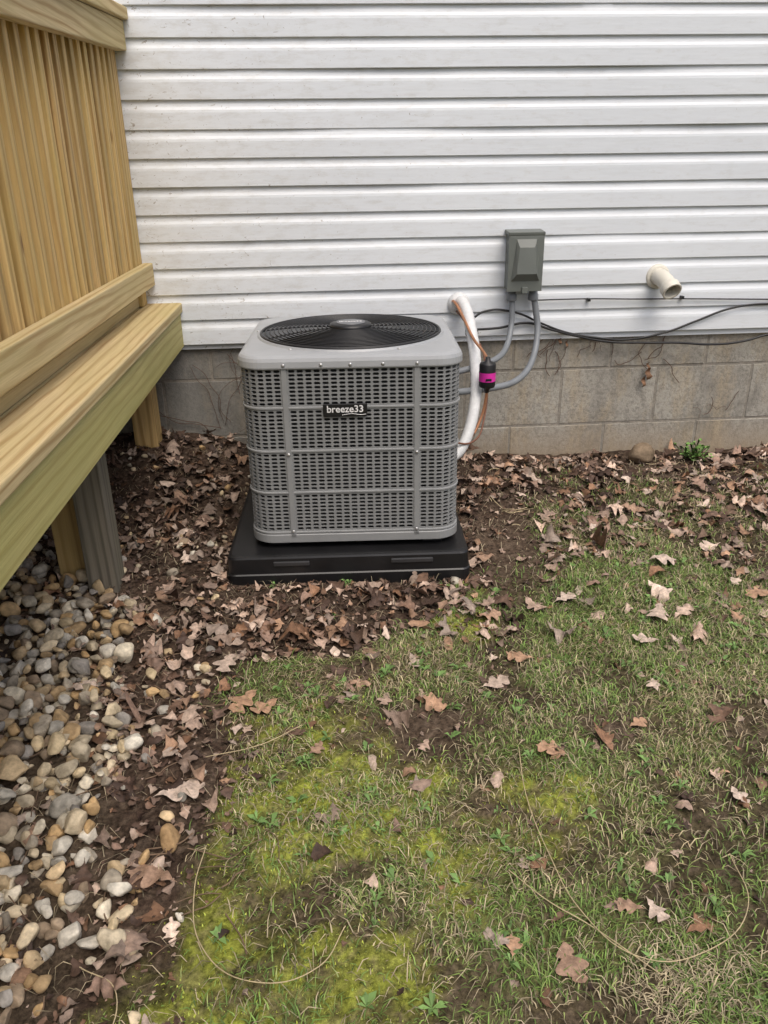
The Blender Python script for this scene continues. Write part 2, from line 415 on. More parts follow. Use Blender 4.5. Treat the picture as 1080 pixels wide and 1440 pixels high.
leaves('oak_leaves',3100,'oak',(.045,.105),(-1.7,2.6),(-2.8,-.02),np.concatenate([PALL,PALD]),.028,fl)
def few(name,pts,pal,kind='oak',curl=.6):
    AV=[];AF=[];AC=[];off=0
    for (px,py,s) in pts:
        V,F=leaf_template(kind,rng)
        lx,ly=V[:,0],V[:,1];c1=rng.normal(0,.8)*curl;c2=rng.normal(0,.5)*curl
        P=np.stack([lx,ly,c1*ly*ly+c2*lx*lx+.03*np.sin(lx*15+c1)],1)*s
        a=rng.uniform(0,6.28);R=np.array(Matrix.Rotation(a,3,'Z'));P=P@R.T;P[:,2]-=P[:,2].min()
        P+=np.array([px,py,float(ghard([px],[py])[0])+.012]);AV.append(P);AF.append(F+off);off+=len(P)
        AC.append(np.tile(pal[rng.integers(len(pal))],(len(P),1)))
    mk(name,np.concatenate(AV),np.concatenate(AF),M_LEAF,fl,True,np.concatenate(AC))
few('pale_lawn_leaves',[(.41,-2.35,.095),(.50,-1.86,.08),(.98,-1.30,.11),(1.35,-1.22,.10),(.55,-2.26,.06),(.60,-2.27,.06),(-.07,-1.79,.055),(.20,-1.79,.05),(.52,-1.45,.085),(.85,-1.62,.06),(.42,-1.57,.09),
   (.75,-1.75,.06),(.12,-1.62,.06),(.9,-1.42,.08),(1.1,-1.02,.1),(-.31,-1.42,.1),(-.25,-1.58,.12),(-.2,-1.6,.09),(.62,-1.2,.1),(.72,-1.18,.09),(-.38,-1.9,.12),(-.4,-2.12,.11),(.3,-2.32,.05),(.9,-2.0,.06)],PALL*1.1)

# ------------------------------------------------------------------ gravel
import bmesh
def ico(sub):
    bm=bmesh.new();bmesh.ops.create_icosphere(bm,subdivisions=sub,radius=1)
    r=(np.array([v.co[:] for v in bm.verts]),np.array([[v.index for v in f.verts] for f in bm.faces]));bm.free();return r
I3=ico(3);I2=ico(2)
SP=np.array([[.66,.50,.30],[.76,.63,.43],[.58,.41,.225],[.62,.53,.38],[.46,.40,.31],[.82,.73,.56],[.66,.45,.23],[.38,.29,.20],[.56,.52,.44],[.70,.56,.35],[.80,.74,.62],[.38,.35,.31]])
def stones(name,pts,parent=None,pal=SP):
    AV=[];AF=[];AC=[];off=0
    for (px,py,pz,s) in pts:
        IV,IF=I3 if (px>-1.05 and -2.7<py<-1.0) or len(pts)<3 else I2
        k=rng.normal(0,1,(4,3));ph=rng.uniform(0,6,4)
        d=1+sum(.085*np.sin(IV@k[j]*2.0+ph[j]) for j in range(4))
        P=IV*d[:,None]
        for j in range(7):
            nn=rng.normal(0,1,3);nn/=np.linalg.norm(nn);q=P@nn;lim=rng.uniform(.52,.82);ex=np.clip(q-lim,0,None);P=P-np.outer(ex*.94,nn)
        P=P*np.array([1,rng.uniform(.6,.95),rng.uniform(.45,.85)])*s*1.14
        R=np.array(Matrix.Rotation(rng.uniform(0,6.28),3,'Z')@Matrix.Rotation(rng.normal(0,.5),3,'X')@Matrix.Rotation(rng.normal(0,.5),3,'Y'))
        P=P@R.T+np.array([px,py,pz])
        AV.append(P);AF.append(IF+off);off+=len(P)
        AC.append(np.tile(pal[rng.integers(len(pal))]*rng.uniform(.65,1.08),(len(P),1)))
    return mk(name,np.concatenate(AV),np.concatenate(AF),M_STN,parent,True,np.concatenate(AC))
pts=[]
sp=.037
for layer in range(2):
    for gx in np.arange(-1.75,-.35,sp):
        for gy in np.arange(-2.9,-.25,sp):
            px=gx+rng.uniform(-.018,.018);py=gy+rng.uniform(-.018,.018)
            e=px-gravel_edge(py)+(float(vn([px*9],[py*9],5)[0])-.5)*.18
            if e>.05: continue
            if e>-.02 and rng.uniform()<.5: continue
            if layer==1 and rng.uniform()<.5: continue
            if py<-2.7 and layer==1: continue
            s=rng.uniform(.009,.025)*(1.15 if layer else 1)
            if rng.uniform()<.06: s*=1.4
            pts.append((px,py,float(ghard([px],[py])[0])+s*.3+layer*.021,s))
for i in range(240):
    px=rng.uniform(-1.1,-.33);py=rng.uniform(-2.6,-.15);pts.append((px,py,float(ghard([px],[py])[0])+.008,rng.uniform(.006,.02)))
stones('gravel',pts)
def rock(name,px,py,s,dz=.3,c=(.36,.27,.18)):
    stones(name,[(px,py,float(ghard([px],[py])[0])+s*dz,s)],None,np.array([c]))
rock('rock',1.37,-.12,.055,.45);rock('rock',-.381,-2.02,.030,.6,(.5,.33,.17));rock('rock',.40,-1.02,.020,.5,(.6,.55,.45))

# ------------------------------------------------------------------ twigs and straw stems
tw=empty('twigs')
def ground_path(p,lift=.012): return [(a,b,float(ghard([a],[b])[0])+lift) for a,b in p]
M_TW=simple('twig_bark',(.16,.105,.065),.8,0,.3,60);M_STR=simple('straw_stem',(.46,.37,.22),.7,0,.2,40)
for i in range(230):
    px=rng.uniform(-.75,.75) if i%3 else rng.uniform(.6,2.1);py=rng.uniform(-2.4,-1.0) if i%3 else rng.uniform(-.8,-.1)
    if px>grass_edge(py)+.25 and i%3: continue
    a=rng.uniform(0,6.28);L=rng.uniform(.03,.13);p=[]
    for k in range(4):
        p.append((px,py));a+=rng.normal(0,.35);px+=math.cos(a)*L/3;py+=math.sin(a)*L/3
    tube('twig',ground_path(p,.014),rng.uniform(.0006,.0018),M_TW if i%3 else M_STR,tw,1)
for j,p in enumerate([[(.42,-1.85),(.405,-2.0),(.42,-2.14),(.45,-2.26),(.53,-2.36),(.66,-2.36),(.78,-2.28),(.80,-2.16)],
          [(-.30,-2.05),(-.31,-2.16),(-.28,-2.28),(-.18,-2.36),(-.06,-2.35),(-.01,-2.28)],
          [(.33,-2.16),(.39,-2.24),(.46,-2.29),(.56,-2.40)],[(-.1,-1.72),(-.2,-1.78),(-.33,-1.80)],
          [(-.5,-2.3),(-.42,-2.36),(-.44,-2.46),(-.52,-2.5)]]):
    tube('straw_stem',ground_path(p,.024),.0011,M_STR,tw,1)

# ------------------------------------------------------------------ house
house=empty('house')
LAP=.0998;Z0=.522
prof=[(0,-.003),(0.0,-.0120),(.0020,-.0138),(.058,-.0132),(.067,-.0118),(.077,-.0075),(.088,-.0045),(.0998,-.003)]
rr=random.Random(3)
V=[];F=[]
XL,XR=-5.0,6.5
for row in range(14):
    z0=Z0+row*2*LAP
    cuts=[XL]
    cx=XL+rr.uniform(.6,3)
    while cx<XR-.3: cuts.append(cx);cx+=rr.choice([1.9,2.6,3.2,3.66])
    cuts.append(XR)
    if row==5: cuts=[XL,-1.6,1.08,4.5,XR]
    if row==3: cuts=[XL,-2.2,.42,3.9,XR]
    if row==1: cuts=[XL,-3.2,1.5,XR]
    for ci in range(len(cuts)-1):
        a,b=cuts[ci],cuts[ci+1]+(.02 if ci<len(cuts)-2 else 0)
        off=-.0018*(ci%2)
        st=np.arange(a,b,.10).tolist()+[b]
        base=len(V);pp=[]
        for l in range(2): pp+= [(z0+l*LAP+dz,dy) for dz,dy in prof]
        pp[-1]=(pp[-1][0]+.004,pp[-1][1])
        m=len(pp)
        for xi in st:
            wv=.0018*math.sin(xi*2.3+row*1.7)+.0010*math.sin(xi*7.1+row*3.1)+.0005*math.sin(xi*15+row*5)
            for (zz,yy) in pp: V.append((xi,yy+off+wv-.002,zz+.0020*math.sin(xi*1.1+row)))
        for i in range(len(st)-1):
            for j in range(m-1):
                q=base+i*m+j;F.append((q,q+m,q+m+1,q+1))
mk('siding',V,F,M_SID,house)
box('wall_core',(XL+.01,.0,.50),(XR-.01,.25,Z0+28*LAP),M_SID,house,0)
M_ROOF=simple('roof_shingle',(.09,.085,.08),.9,0,.3,20,.4)
box('fascia_trim',(XL-.2,-.02,Z0+28*LAP),(XR+.2,.28,Z0+28*LAP+.2),M_SID,house,.004)
mk('roof',[(XL-.3,-.06,3.52),(XR+.3,-.06,3.52),(XR+.3,4,5.4),(XL-.3,4,5.4),(XL-.3,-.06,3.56),(XR+.3,-.06,3.56),(XR+.3,4,5.44),(XL-.3,4,5.44)],
   [(0,3,2,1),(4,5,6,7),(0,1,5,4),(1,2,6,5),(2,3,7,6),(3,0,4,7)],M_ROOF,house)
V=[];F=[]
def addblk(x0,x1,z0,z1,y0,y1):
    b=.004;base=len(V);j=rr.uniform(-.0015,.0015);y0=y0+j
    for (yy,ins) in ((y1,0),(y0+b,0),(y0,b)):
        V.extend([(x0+ins,yy,z0+ins),(x1-ins,yy,z0+ins),(x1-ins,yy,z1-ins),(x0+ins,yy,z1-ins)])
    for l in range(2):
        for i in range(4):
            k=(i+1)%4;F.append((base+l*4+i,base+l*4+k,base+(l+1)*4+k,base+(l+1)*4+i))
    F.append((base+8,base+9,base+10,base+11))
zj=[-.64,-.392,-.141,.110,.363,.53]
for ci in range(5):
    o=(1.026 if ci%2==1 else .805);BL=.43
    n0=int((XL-o)//BL)
    x0=o+n0*BL
    while x0<XR:
        addblk(x0+.0035,x0+BL-.0035,zj[ci]+.0035,zj[ci+1]-.0035,.021,.10);x0+=BL
mk('foundation_blocks',V,F,M_BLK,house)
box('foundation_mortar',(XL,.0235,-.7),(XR,.24,.53),M_MOR,house,0)

# ------------------------------------------------------------------ deck
deck=empty('wooden_deck')
YE=-4.2
box('rim_fascia',(-.620,YE,.516),(-.582,-.012,.652),M_WF,deck,.003)
box('edge_deck_board',(-.716,YE,.6545),(-.572,-.008,.692),M_WY,deck,.006,3)
xx=-.722;i=0
while xx>-3.2:
    box('deck_board',(xx-.140,YE,.6545),(xx,-.03,.690),M_WY,deck,.005,2);xx-=.146
for k,yy in enumerate(np.arange(-.25,YE,-.41)):
    box('joist',(-3.2,yy-.019,.49),(-.622,yy+.019,.652),M_WX,deck,.002)
box('ledger',(-3.2,-.045,.49),(-.622,-.006,.652),M_WX,deck,.002)
box('bottom_rail',(-.704,YE,.764),(-.666,-.022,.850),M_WY,deck,.004,3)
box('inner_bottom_rail',(-.80,YE,.764),(-.764,-.022,.850),M_WY,deck,.004,3)
box('rail_sill',(-.790,YE,.6925),(-.722,-.03,.730),M_WY,deck,.004,3)
SH=.062
def zr(y): return SH*y
def slant(name,x0,x1,zb,zt,mat,y1=-.02,bev=.004):
    ym=(YE+y1)/2
    return box(name,(x0,YE,zb+zr(ym)),(x1,y1,zt+zr(ym)),mat,deck,bev,3,shear=SH)
slant('top_rail',-.704,-.664,1.578,1.672,M_WY)
slant('cap_rail',-.83,-.645,1.674,1.712,M_WY)
slant('inner_top_rail',-.80,-.764,1.578,1.672,M_WY)
y0=-.125
while y0>YE+.05:
    j=rr.uniform(-.005,.005)
    box('baluster',(-.743+j*.3,y0-.0180+j,.765),(-.7055,y0+.0180+j,1.655+zr(y0)-.01),M_WZ,deck,.003)
    yb=y0-.040
    box('inner_baluster',(-.7625,yb-.0180-j,.765),(-.7455,yb+.0180-j,1.655+zr(yb)-.01),M_WZ,deck,.002)
    y0-=.080
box('end_post',(-.792,-.100,.692),(-.706,-.022,1.668),M_WZ,deck,.004)
def post(name,x0,x1,y0,y1,mat,top=.65):
    zg=float(ghard([(x0+x1)/2],[(y0+y1)/2])[0])-.15
    return box(name,(x0,y0,zg),(x1,y1,top),mat,deck,.005,2)
post('weathered_post',-.795,-.700,-1.03,-.935,M_WG,.652)
post('support_post',-.905,-.805,-.95,-.86,M_WZ,.652)
post('support_post',-.808,-.712,-.13,-.035,M_WZ,.652)
post('support_post',-.80,-.70,-3.2,-3.1,M_WZ,.652)
post('support_post',-2.6,-2.5,-1.0,-.9,M_WZ,.652)

# ------------------------------------------------------------------ air conditioner
AC=empty('air_conditioner',(.088,-.585,.010),math.radians(-2.6))
A=.345;R_=.075;FL=2*(A-R_);ARC=R_*math.pi/2;PER=4*(FL+ARC)
def per(s,d=0):
    s=s%PER;k=int(s//(FL+ARC));u=s-k*(FL+ARC)
    if u<=FL: p=(-A+R_+u,-A+d);
    else:
        a=(u-FL)/R_;c=(A-R_,-A+R_);rad=R_-d;p=(c[0]+rad*math.sin(a),c[1]-rad*math.cos(a))
    for _ in range(k): p=(-p[1],p[0])
    return p
V=[];F=[]
def P3(s,z,d): 
    p=per(s,d);return (p[0],p[1],z)
def cell(s0,s1,z0,z1,mx,mz):
    b=len(V);a0,a1,c0,c1=s0+mx,s1-mx,z0+mz,z1-mz;ch=min(c1-c0,a1-a0)*.36
    V.extend([P3(s0,z0,0),P3(s1,z0,0),P3(s1,z1,0),P3(s0,z1,0)])
    inn=[(a0+ch,c0),(a1-ch,c0),(a1,c0+ch),(a1,c1-ch),(a1-ch,c1),(a0+ch,c1),(a0,c1-ch),(a0,c0+ch)]
    for d in (0,.006):
        for s,z in inn: V.append(P3(s,z,d))
    i=b+4;F.extend([(b,b+1,i+1,i),(b+1,i+2,i+1),(b+1,b+2,i+3,i+2),(b+2,i+4,i+3),(b+2,b+3,i+5,i+4),(b+3,i+6,i+5),(b+3,b,i+7,i+6),(b,i,i+7)])
    for k in range(8):
        q=(k+1)%8;F.append((i+k,i+q,i+8+q,i+8+k))
def strip(s0,s1,z0,z1,n=1,d=0):
    for k in range(n):
        a=s0+(s1-s0)*k/n;c=s0+(s1-s0)*(k+1)/n;b=len(V)
        V.extend([P3(a,z0,d),P3(c,z0,d),P3(c,z1,d),P3(a,z1,d)]);F.append((b,b+1,b+2,b+3))
ZB=.052;ZT=.622;NB=4;BH=(ZT-ZB)/NB;GAP=.014;NR=10
H4=FL+ARC;mid=FL/2
for k in range(4):
    c=k*H4+mid
    secs=[(c-.195,c+.195,15),(c+.215,c+H4-.215,9)]
    for (a,b_,n) in secs:
        w=(b_-a)/n
        for bi in range(NB):
            zb=ZB+bi*BH;rh=(BH-GAP)/NR
            strip(a,b_,zb,zb+GAP,n)
            for r in range(NR):
                for q in range(n): cell(a+q*w,a+(q+1)*w,zb+GAP+r*rh,zb+GAP+(r+1)*rh,.0030,.0019)
    strip(c+.195,c+.215,ZB,ZT,1);strip(c-.215,c-.195,ZB,ZT,1)
mk('grille_panels',V,F,M_AC,AC)
def ring(name,prof,mat,n=40,smooth=False):
    ss=[]
    for k in range(4):
        for i in range(4): ss.append(k*H4+FL*i/4)
        for i in range(9): ss.append(k*H4+FL+ARC*i/9)
    V=[];F=[];m=len(prof)
    for s in ss:
        for d,z in prof: V.append(P3(s,z,d))
    N=len(ss)
    for i in range(N):
        k=(i+1)%N
        for j in range(m-1): F.append((i*m+j,k*m+j,k*m+j+1,i*m+j+1))
    return mk(name,V,F,mat,AC,smooth)
for bi in range(NB+1):
    z=ZB+bi*BH+(GAP/2 if bi<NB else -.002);h=.0045
    ring('horizontal_rib',[(.001,z-h),(-.0035,z-h*.5),(-.0035,z+h*.5),(.001,z+h)],M_RIB)
for k in range(4):
    c=k*H4+mid
    for s in (c-.205,c+.205):
        V=[]
        for sz in (ZB-.01,ZT):
            for ds,d in ((-.0095,.0008),(-.008,-.004),(.008,-.004),(.0095,.0008)): V.append(P3(s+ds,sz,d))
        F=[(0,1,5,4),(1,2,6,5),(2,3,7,6)]
        mk('panel_trim',V,F,M_RIB,AC)
ring('base_pan',[(.03,.020),(.002,.020),(-.004,.024),(-.004,.050),(.0,.054),(.004,.056)],M_RIB)
box('base_floor',(-.31,-.31,.022),(.31,.31,.04),M_DARK,AC,0)
for sx in(-1,1):
    for sy in(-1,1): box('foot',(sx*.26-.035,sy*.29-.03,.002),(sx*.26+.035,sy*.29+.03,.0215),M_PLA,AC,.003)
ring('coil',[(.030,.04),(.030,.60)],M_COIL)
ss=[]
for k in range(4):
    for i in range(14): ss.append(k*H4+FL*i/14)
    for i in range(10): ss.append(k*H4+FL+ARC*i/10)
N=len(ss);V=[];F=[]
lay=[('r',.002,.612),('r',-.008,.612),('r',-.009,.616),('r',-.008,.633),('r',-.004,.643),('r',.004,.649),('r',.014,.6515)]
for t_,d,z in lay:
    for s in ss: V.append(P3(s,z,d))
RC=.312
for r,z in ((RC+.008,.653),(RC+.003,.659),(RC-.004,.659),(RC-.008,.650),(RC-.010,.60)):
    for s in ss:
        p=per(s,.014);a=math.atan2(p[1],p[0]);V.append((r*math.cos(a),r*math.sin(a),z))
L=len(lay)+5
for j in range(L-1):
    for i in range(N):
        k=(i+1)%N;F.append((j*N+i,j*N+k,(j+1)*N+k,(j+1)*N+i))
mk('top_cover',V,F,M_CAP,AC,False)
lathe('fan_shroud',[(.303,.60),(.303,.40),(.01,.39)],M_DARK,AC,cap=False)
def torus(Vv,Ff,r,z,w,n=72,m=6):
    b=len(Vv)
    for i in range(n):
        a=2*math.pi*i/n
        for j in range(m):
            t_=2*math.pi*j/m;rr_=r+w*math.cos(t_);Vv.append((rr_*math.cos(a),rr_*math.sin(a),z+w*math.sin(t_)))
    for i in range(n):
        for j in range(m):
            i2=(i+1)%n;j2=(j+1)%m;Ff.append((b+i*m+j,b+i2*m+j,b+i2*m+j2,b+i*m+j2))
V=[];F=[]
gz=lambda r:.660+.016*(1-(r/.31)**2)
for r in np.linspace(.084,.306,16): torus(V,F,r,gz(r),.0022 if r<.30 else .0045)
mk('fan_guard',V,F,M_BLK2,AC,True)
for i in range(12):
    a=2*math.pi*(i+.3)/12
    tube('guard_spoke',[(r*math.cos(a+.25*(r/.31)),r*math.sin(a+.25*(r/.31)),gz(r)-.004) for r in (.05,.12,.2,.27,.306)],.0026,M_BLK2,AC,2)
lathe('motor_cover',[(.0,.668),(.070,.668),(.073,.674),(.071,.683),(.064,.687),(.001,.688)],M_BLK2,AC,cap=False)
lathe('cover_disc',[(.050,.6875),(.050,.6895),(.046,.6905),(.001,.6907)],simple('badge_silver',(.16,.165,.175),.4,.2),AC,cap=False)
lathe('fan_motor',[(.07,.66),(.07,.54),(.001,.54)],M_BLK2,AC,cap=False)
MB=simple('blade_grey',(.03,.03,.032),.5)
for i in range(3):
    a=2*math.pi*i/3+.6;V=[];F=[]
    for r in np.linspace(.05,.285,6):
        for k in range(5):
            t_=a+(k/4-.5)*1.15+ .2*(r/.28);V.append((r*math.cos(t_),r*math.sin(t_),.535+(k/4-.5)*.07))
    for p in range(5):
        for q in range(4): e=p*5+q;F.append((e,e+1,e+6,e+5))
    mk('fan_blade',V,F,MB,AC,True)
scr=simple('screw',(.55,.55,.55),.3,.7)
def screw(x,z,y=-A-.006):
    M=Matrix.Translation((x,y,z))@Matrix.Rotation(math.pi/2,4,'X')
    lathe('screw',[(.0055,0),(.0055,.002),(.003,.004)],scr,AC,12,M)
for x in (-.205,.205,-.09,.0,.10): screw(x,.623,-A-.0085)
for x in (-.205,.205):
    for z in (.065,.335): screw(x,z)
for a in (0.35,1.9,3.0,4.1,5.2):
    lathe('guard_screw',[(.006,0),(.006,.003),(.003,.005)],scr,AC,12,Matrix.Translation((.326*math.cos(a),.326*math.sin(a),.652)))
def text(name,body,size,M,mat,parent,ext=.0006,off=.0004):
    cu=bpy.data.curves.new(name,'FONT');cu.body=body;cu.size=size;cu.align_x='CENTER';cu.align_y='CENTER';cu.extrude=ext;cu.offset=off
    ob=bpy.data.objects.new(name,cu);COL.objects.link(ob);cu.materials.append(mat);ob.parent=parent;ob.matrix_local=M;return ob
box('badge_plate',(-.089,-A-.0095,.458),(.049,-A-.004,.500),M_PLA,AC,.003)
text('badge_lettering','breeze33',.031,Matrix.Translation((-.020,-A-.0098,.482))@Matrix.Rotation(math.pi/2,4,'X'),M_WHT,AC)
tube('badge_swoosh',[(-.03,-A-.0098,.464),(.0,-A-.0098,.4675),(.03,-A-.0098,.464),(.045,-A-.0098,.4655)],.0009,M_WHT,AC,1)
text('cover_lettering','breeze33',.021,Matrix.Translation((0,-.002,.6910)),M_WHT,AC,.0003)

# pad
PAD=empty('equipment_pad',(.060,-.585,.006),math.radians(-2.0))
def rr_loop(h,r,n=6):
    o=[]
    for k,(cx,cy) in enumerate(((h-r,-h+r),(h-r,h-r),(-h+r,h-r),(-h+r,-h+r))):
        for i in range(n+1):
            a=-math.pi/2+k*math.pi/2+i*math.pi/2/n;o.append((cx+r*math.cos(a),cy+r*math.sin(a)))
    return o
V=[];F=[]
for h,r,z in ((.408,.03,-.13),(.408,.03,-.062),(.404,.03,-.058),(.402,.03,-.005),(.399,.03,.001),(.390,.03,.004),(.37,.03,.004)):
    V+=[(a,b,z) for a,b in rr_loop(h,r)]
n=28
for j in range(6):
    for i in range(n): k=(i+1)%n;F.append((j*n+i,j*n+k,(j+1)*n+k,(j+1)*n+i))
F.append(tuple(6*n+i for i in range(n)))
mk('pad_shell',V,F,M_PLA,PAD)
MS=simple('tab_plastic',(.035,.035,.037),.4)  # edge tabs in a lighter grey than the black pad shell
for x0,x1 in ((-.25,-.13),(.14,.28)):
    box('edge_tab',(x0,-.4085,-.030),(x1,-.398,-.014),MS,PAD,.003)

# ------------------------------------------------------------------ disconnect box
DB=empty('disconnect_box',(.808,-.018,.83))
box('enclosure_body',(-.066,-.075,-.112),(.066,.0,.105),M_BOX,DB,.004)
V=[(-.073,-.082,.098),(.073,-.082,.098),(.073,.0,.102),(-.073,.0,.102),(-.073,-.084,.112),(.073,-.084,.112),(.073,.0,.118),(-.073,.0,.118)]
o=mk('rain_hood',V,[(0,3,2,1),(4,5,6,7),(0,1,5,4),(1,2,6,5),(2,3,7,6),(3,0,4,7)],M_BOX,DB);m=o.modifiers.new('b','BEVEL');m.width=.003;m.segments=2
V=[(-.070,-.076,-.115),(.070,-.076,-.115),(.070,-.076,.098),(-.070,-.076,.098),
   (-.070,-.082,-.115),(.070,-.082,-.115),(.070,-.082,.098),(-.070,-.082,.098),
   (-.058,-.083,-.075),(.058,-.083,-.075),(.040,-.083,.085),(-.040,-.083,.085),
   (-.040,-.108,-.045),(.040,-.108,-.045),(.030,-.098,.055),(-.030,-.098,.055)]
F=[(0,1,5,4),(1,2,6,5),(2,3,7,6),(3,0,4,7),(4,5,9,8),(5,6,10,9),(6,7,11,10),(7,4,8,11),(8,9,13,12),(9,10,14,13),(10,11,15,14),(11,8,12,15),(12,13,14,15)]
mk('door_cover',V,F,M_BOX,DB)
box('latch',(-.012,-.092,-.122),(.012,-.076,-.098),M_BOX,DB,.002)
CO=empty('electrical_conduit')
def spline(pts,sub):
    P=[Vector(p) for p in pts];out=[]
    for i in range(len(P)-1):
        p0=P[max(i-1,0)];p1=P[i];p2=P[i+1];p3=P[min(i+2,len(P)-1)]
        for k in range(sub):
            t_=k/sub;out.append(.5*((2*p1)+(-p0+p2)*t_+(2*p0-5*p1+4*p2-p3)*t_**2+(-p0+3*p1-3*p2+p3)*t_**3))
    out.append(P[-1]);return out
def corr(name,pts,r,mat,parent,rib=.93,sub=14,taper=None):
    out=spline(pts,sub);V=[];F=[];n=12
    for i,p in enumerate(out):
        tg=(out[min(i+1,len(out)-1)]-out[max(i-1,0)]).normalized();a=tg.cross(Vector((.1,1,.1))).normalized();b=tg.cross(a)
        q=r*(1.0 if i%2 else rib)*(1 if taper is None else 1+(taper-1)*i/len(out))
        for k in range(n):
            an=2*math.pi*k/n;V.append(tuple(p+a*q*math.cos(an)+b*q*math.sin(an)))
    for i in range(len(out)-1):
        for k in range(n): k2=(k+1)%n;F.append((i*n+k,i*n+k2,(i+1)*n+k2,(i+1)*n+k))
    return mk(name,V,F,mat,parent,True)
corr('power_conduit',[(.768,-.052,.70),(.772,-.055,.64),(.768,-.07,.57),(.745,-.12,.51),(.70,-.19,.475),(.62,-.26,.46),(.50,-.33,.45),(.40,-.36,.44)],.0125,M_CON,CO)
corr('second_conduit',[(.858,-.052,.70),(.872,-.055,.63),(.880,-.07,.56),(.862,-.12,.48),(.815,-.20,.42),(.74,-.28,.39),(.64,-.34,.385),(.50,-.40,.39),(.40,-.42,.39)],.0135,M_CON,CO)
for x in (.768,.858):
    lathe('conduit_fitting',[(.019,.672),(.021,.676),(.021,.696),(.017,.700),(.017,.716)],M_CON,CO,20,Matrix.Translation((x,-.052,0)))

# ------------------------------------------------------------------ refrigerant lines
LS=empty('refrigerant_lines')
corr('insulated_suction_line',[(.555,.01,.655),(.560,-.05,.672),(.572,-.11,.650),(.580,-.20,.575),(.580,-.30,.48),(.566,-.40,.37),(.535,-.46,.26),(.490,-.50,.185),(.43,-.52,.16),(.38,-.52,.16)],.0245,M_TAPE,LS,.965,10,.85)
lathe('wall_collar',[(.046,0),(.046,.012),(.038,.026),(.026,.034)],M_TAPE,LS,28,Matrix.Translation((.556,-.012,.66))@Matrix.Rotation(math.pi/2,4,'X'))
tube('liquid_line',[(.525,.0,.665),(.53,-.06,.675),(.548,-.13,.64),(.575,-.27,.565),(.600,-.40,.525),(.602,-.43,.51)],.0055,M_COP,LS)
tube('lower_liquid_line',[(.602,-.43,.41),(.600,-.43,.37),(.580,-.44,.29),(.53,-.47,.22),(.45,-.5,.20),(.39,-.5,.20)],.0055,M_COP,LS)
lathe('filter_drier',[(.008,-.068),(.012,-.052),(.028,-.046),(.031,-.040),(.031,.040),(.028,.046),(.012,.052),(.008,.068)],M_CAB,LS,28,Matrix.Translation((.602,-.43,.46)))
lathe('drier_label',[(.0315,-.022),(.0315,.012)],M_PINK,LS,28,Matrix.Translation((.602,-.43,.46)),cap=False)
box('drier_print',(.590,-.4630,.444),(.612,-.4612,.452),M_CAB,LS,0)
tube('control_wire',[(.54,-.02,.64),(.56,-.14,.61),(.612,-.22,.53),(.618,-.33,.44),(.60,-.42,.30),(.54,-.5,.22),(.43,-.52,.24)],.0035,simple('brown_wire',(.16,.06,.03),.5),LS)
for p in ((.580,-.20,.575),(.571,-.38,.40),(.527,-.47,.24)):
    lathe('cable_tie',[(.0255,-.003),(.0265,-.003),(.0265,.003),(.0255,.003)],M_CAB,LS,20,Matrix.Translation(p)@Matrix.Rotation(math.radians(52),4,'X'),cap=False)

# ------------------------------------------------------------------ drain pipe elbow
DP=empty('drain_pipe')
def pipe(name,pts,ro,ri,mat,parent,lip=0):
    out=spline(pts,6);V=[];F=[];n=28;m=len(out)
    rings=[(i,ro+(lip if i>=m-6 else 0)) for i in range(m)]+[(i,ri) for i in range(m-1,3,-1)]
    for i,r in rings:
        tg=(out[min(i+1,m-1)]-out[max(i-1,0)]).normalized();a=tg.cross(Vector((1,0,0))).normalized();b=tg.cross(a)
        for k in range(n): an=2*math.pi*k/n;V.append(tuple(out[i]+a*r*math.cos(an)+b*r*math.sin(an)))
    for i in range(len(rings)-1):
        for k in range(n): k2=(k+1)%n;F.append((i*n+k,i*n+k2,(i+1)*n+k2,(i+1)*n+k))
    mk(name,V,F,mat,parent,True)
pipe('elbow',[(1.388,.02,.750),(1.389,-.035,.750),(1.392,-.075,.743),(1.398,-.115,.725),(1.404,-.145,.705)],.034,.032,M_PVC,DP,.006)
lathe('wall_flange',[(.050,0),(.050,.006),(.042,.012),(.034,.012)],M_PVC,DP,28,Matrix.Translation((1.388,-.014,.750))@Matrix.Rotation(math.pi/2,4,'X'),cap=False)

# ------------------------------------------------------------------ cables
CB=empty('utility_cables')
Y=-.028
tube('cable',[(.885,Y,.668),(1.1,Y,.668),(1.3,Y,.662),(1.5,Y,.658),(1.7,Y,.652),(1.95,Y,.645),(2.6,Y,.64),(4,Y,.65)],.0028,M_CAB,CB,3)
tube('cable.001',[(.60,-.06,.60),(.66,-.05,.632),(.79,Y-.01,.622),(.90,Y,.575),(1.01,Y,.533),(1.15,Y,.505),(1.29,Y,.494),(1.45,Y,.52),(1.58,Y,.565),(1.70,Y,.608),(1.80,Y,.625),(1.91,Y,.627),(2.3,Y,.62),(3.5,Y,.63)],.0045,M_CAB,CB,3)
tube('cable.002',[(.62,-.06,.56),(.72,-.04,.56),(.85,Y,.575),(.95,Y,.545),(1.04,Y,.52),(1.20,Y,.487),(1.35,Y,.478),(1.5,Y,.474),(1.67,Y,.462),(1.8,Y,.472),(1.91,Y,.498),(2.4,Y,.52),(3.5,Y,.5)],.0050,M_CAB,CB,3)
for x in (1.1,1.5,1.9): box('cable_clip',(x-.006,-.038,.658),(x+.006,-.013,.670),M_CAB,CB,.001)

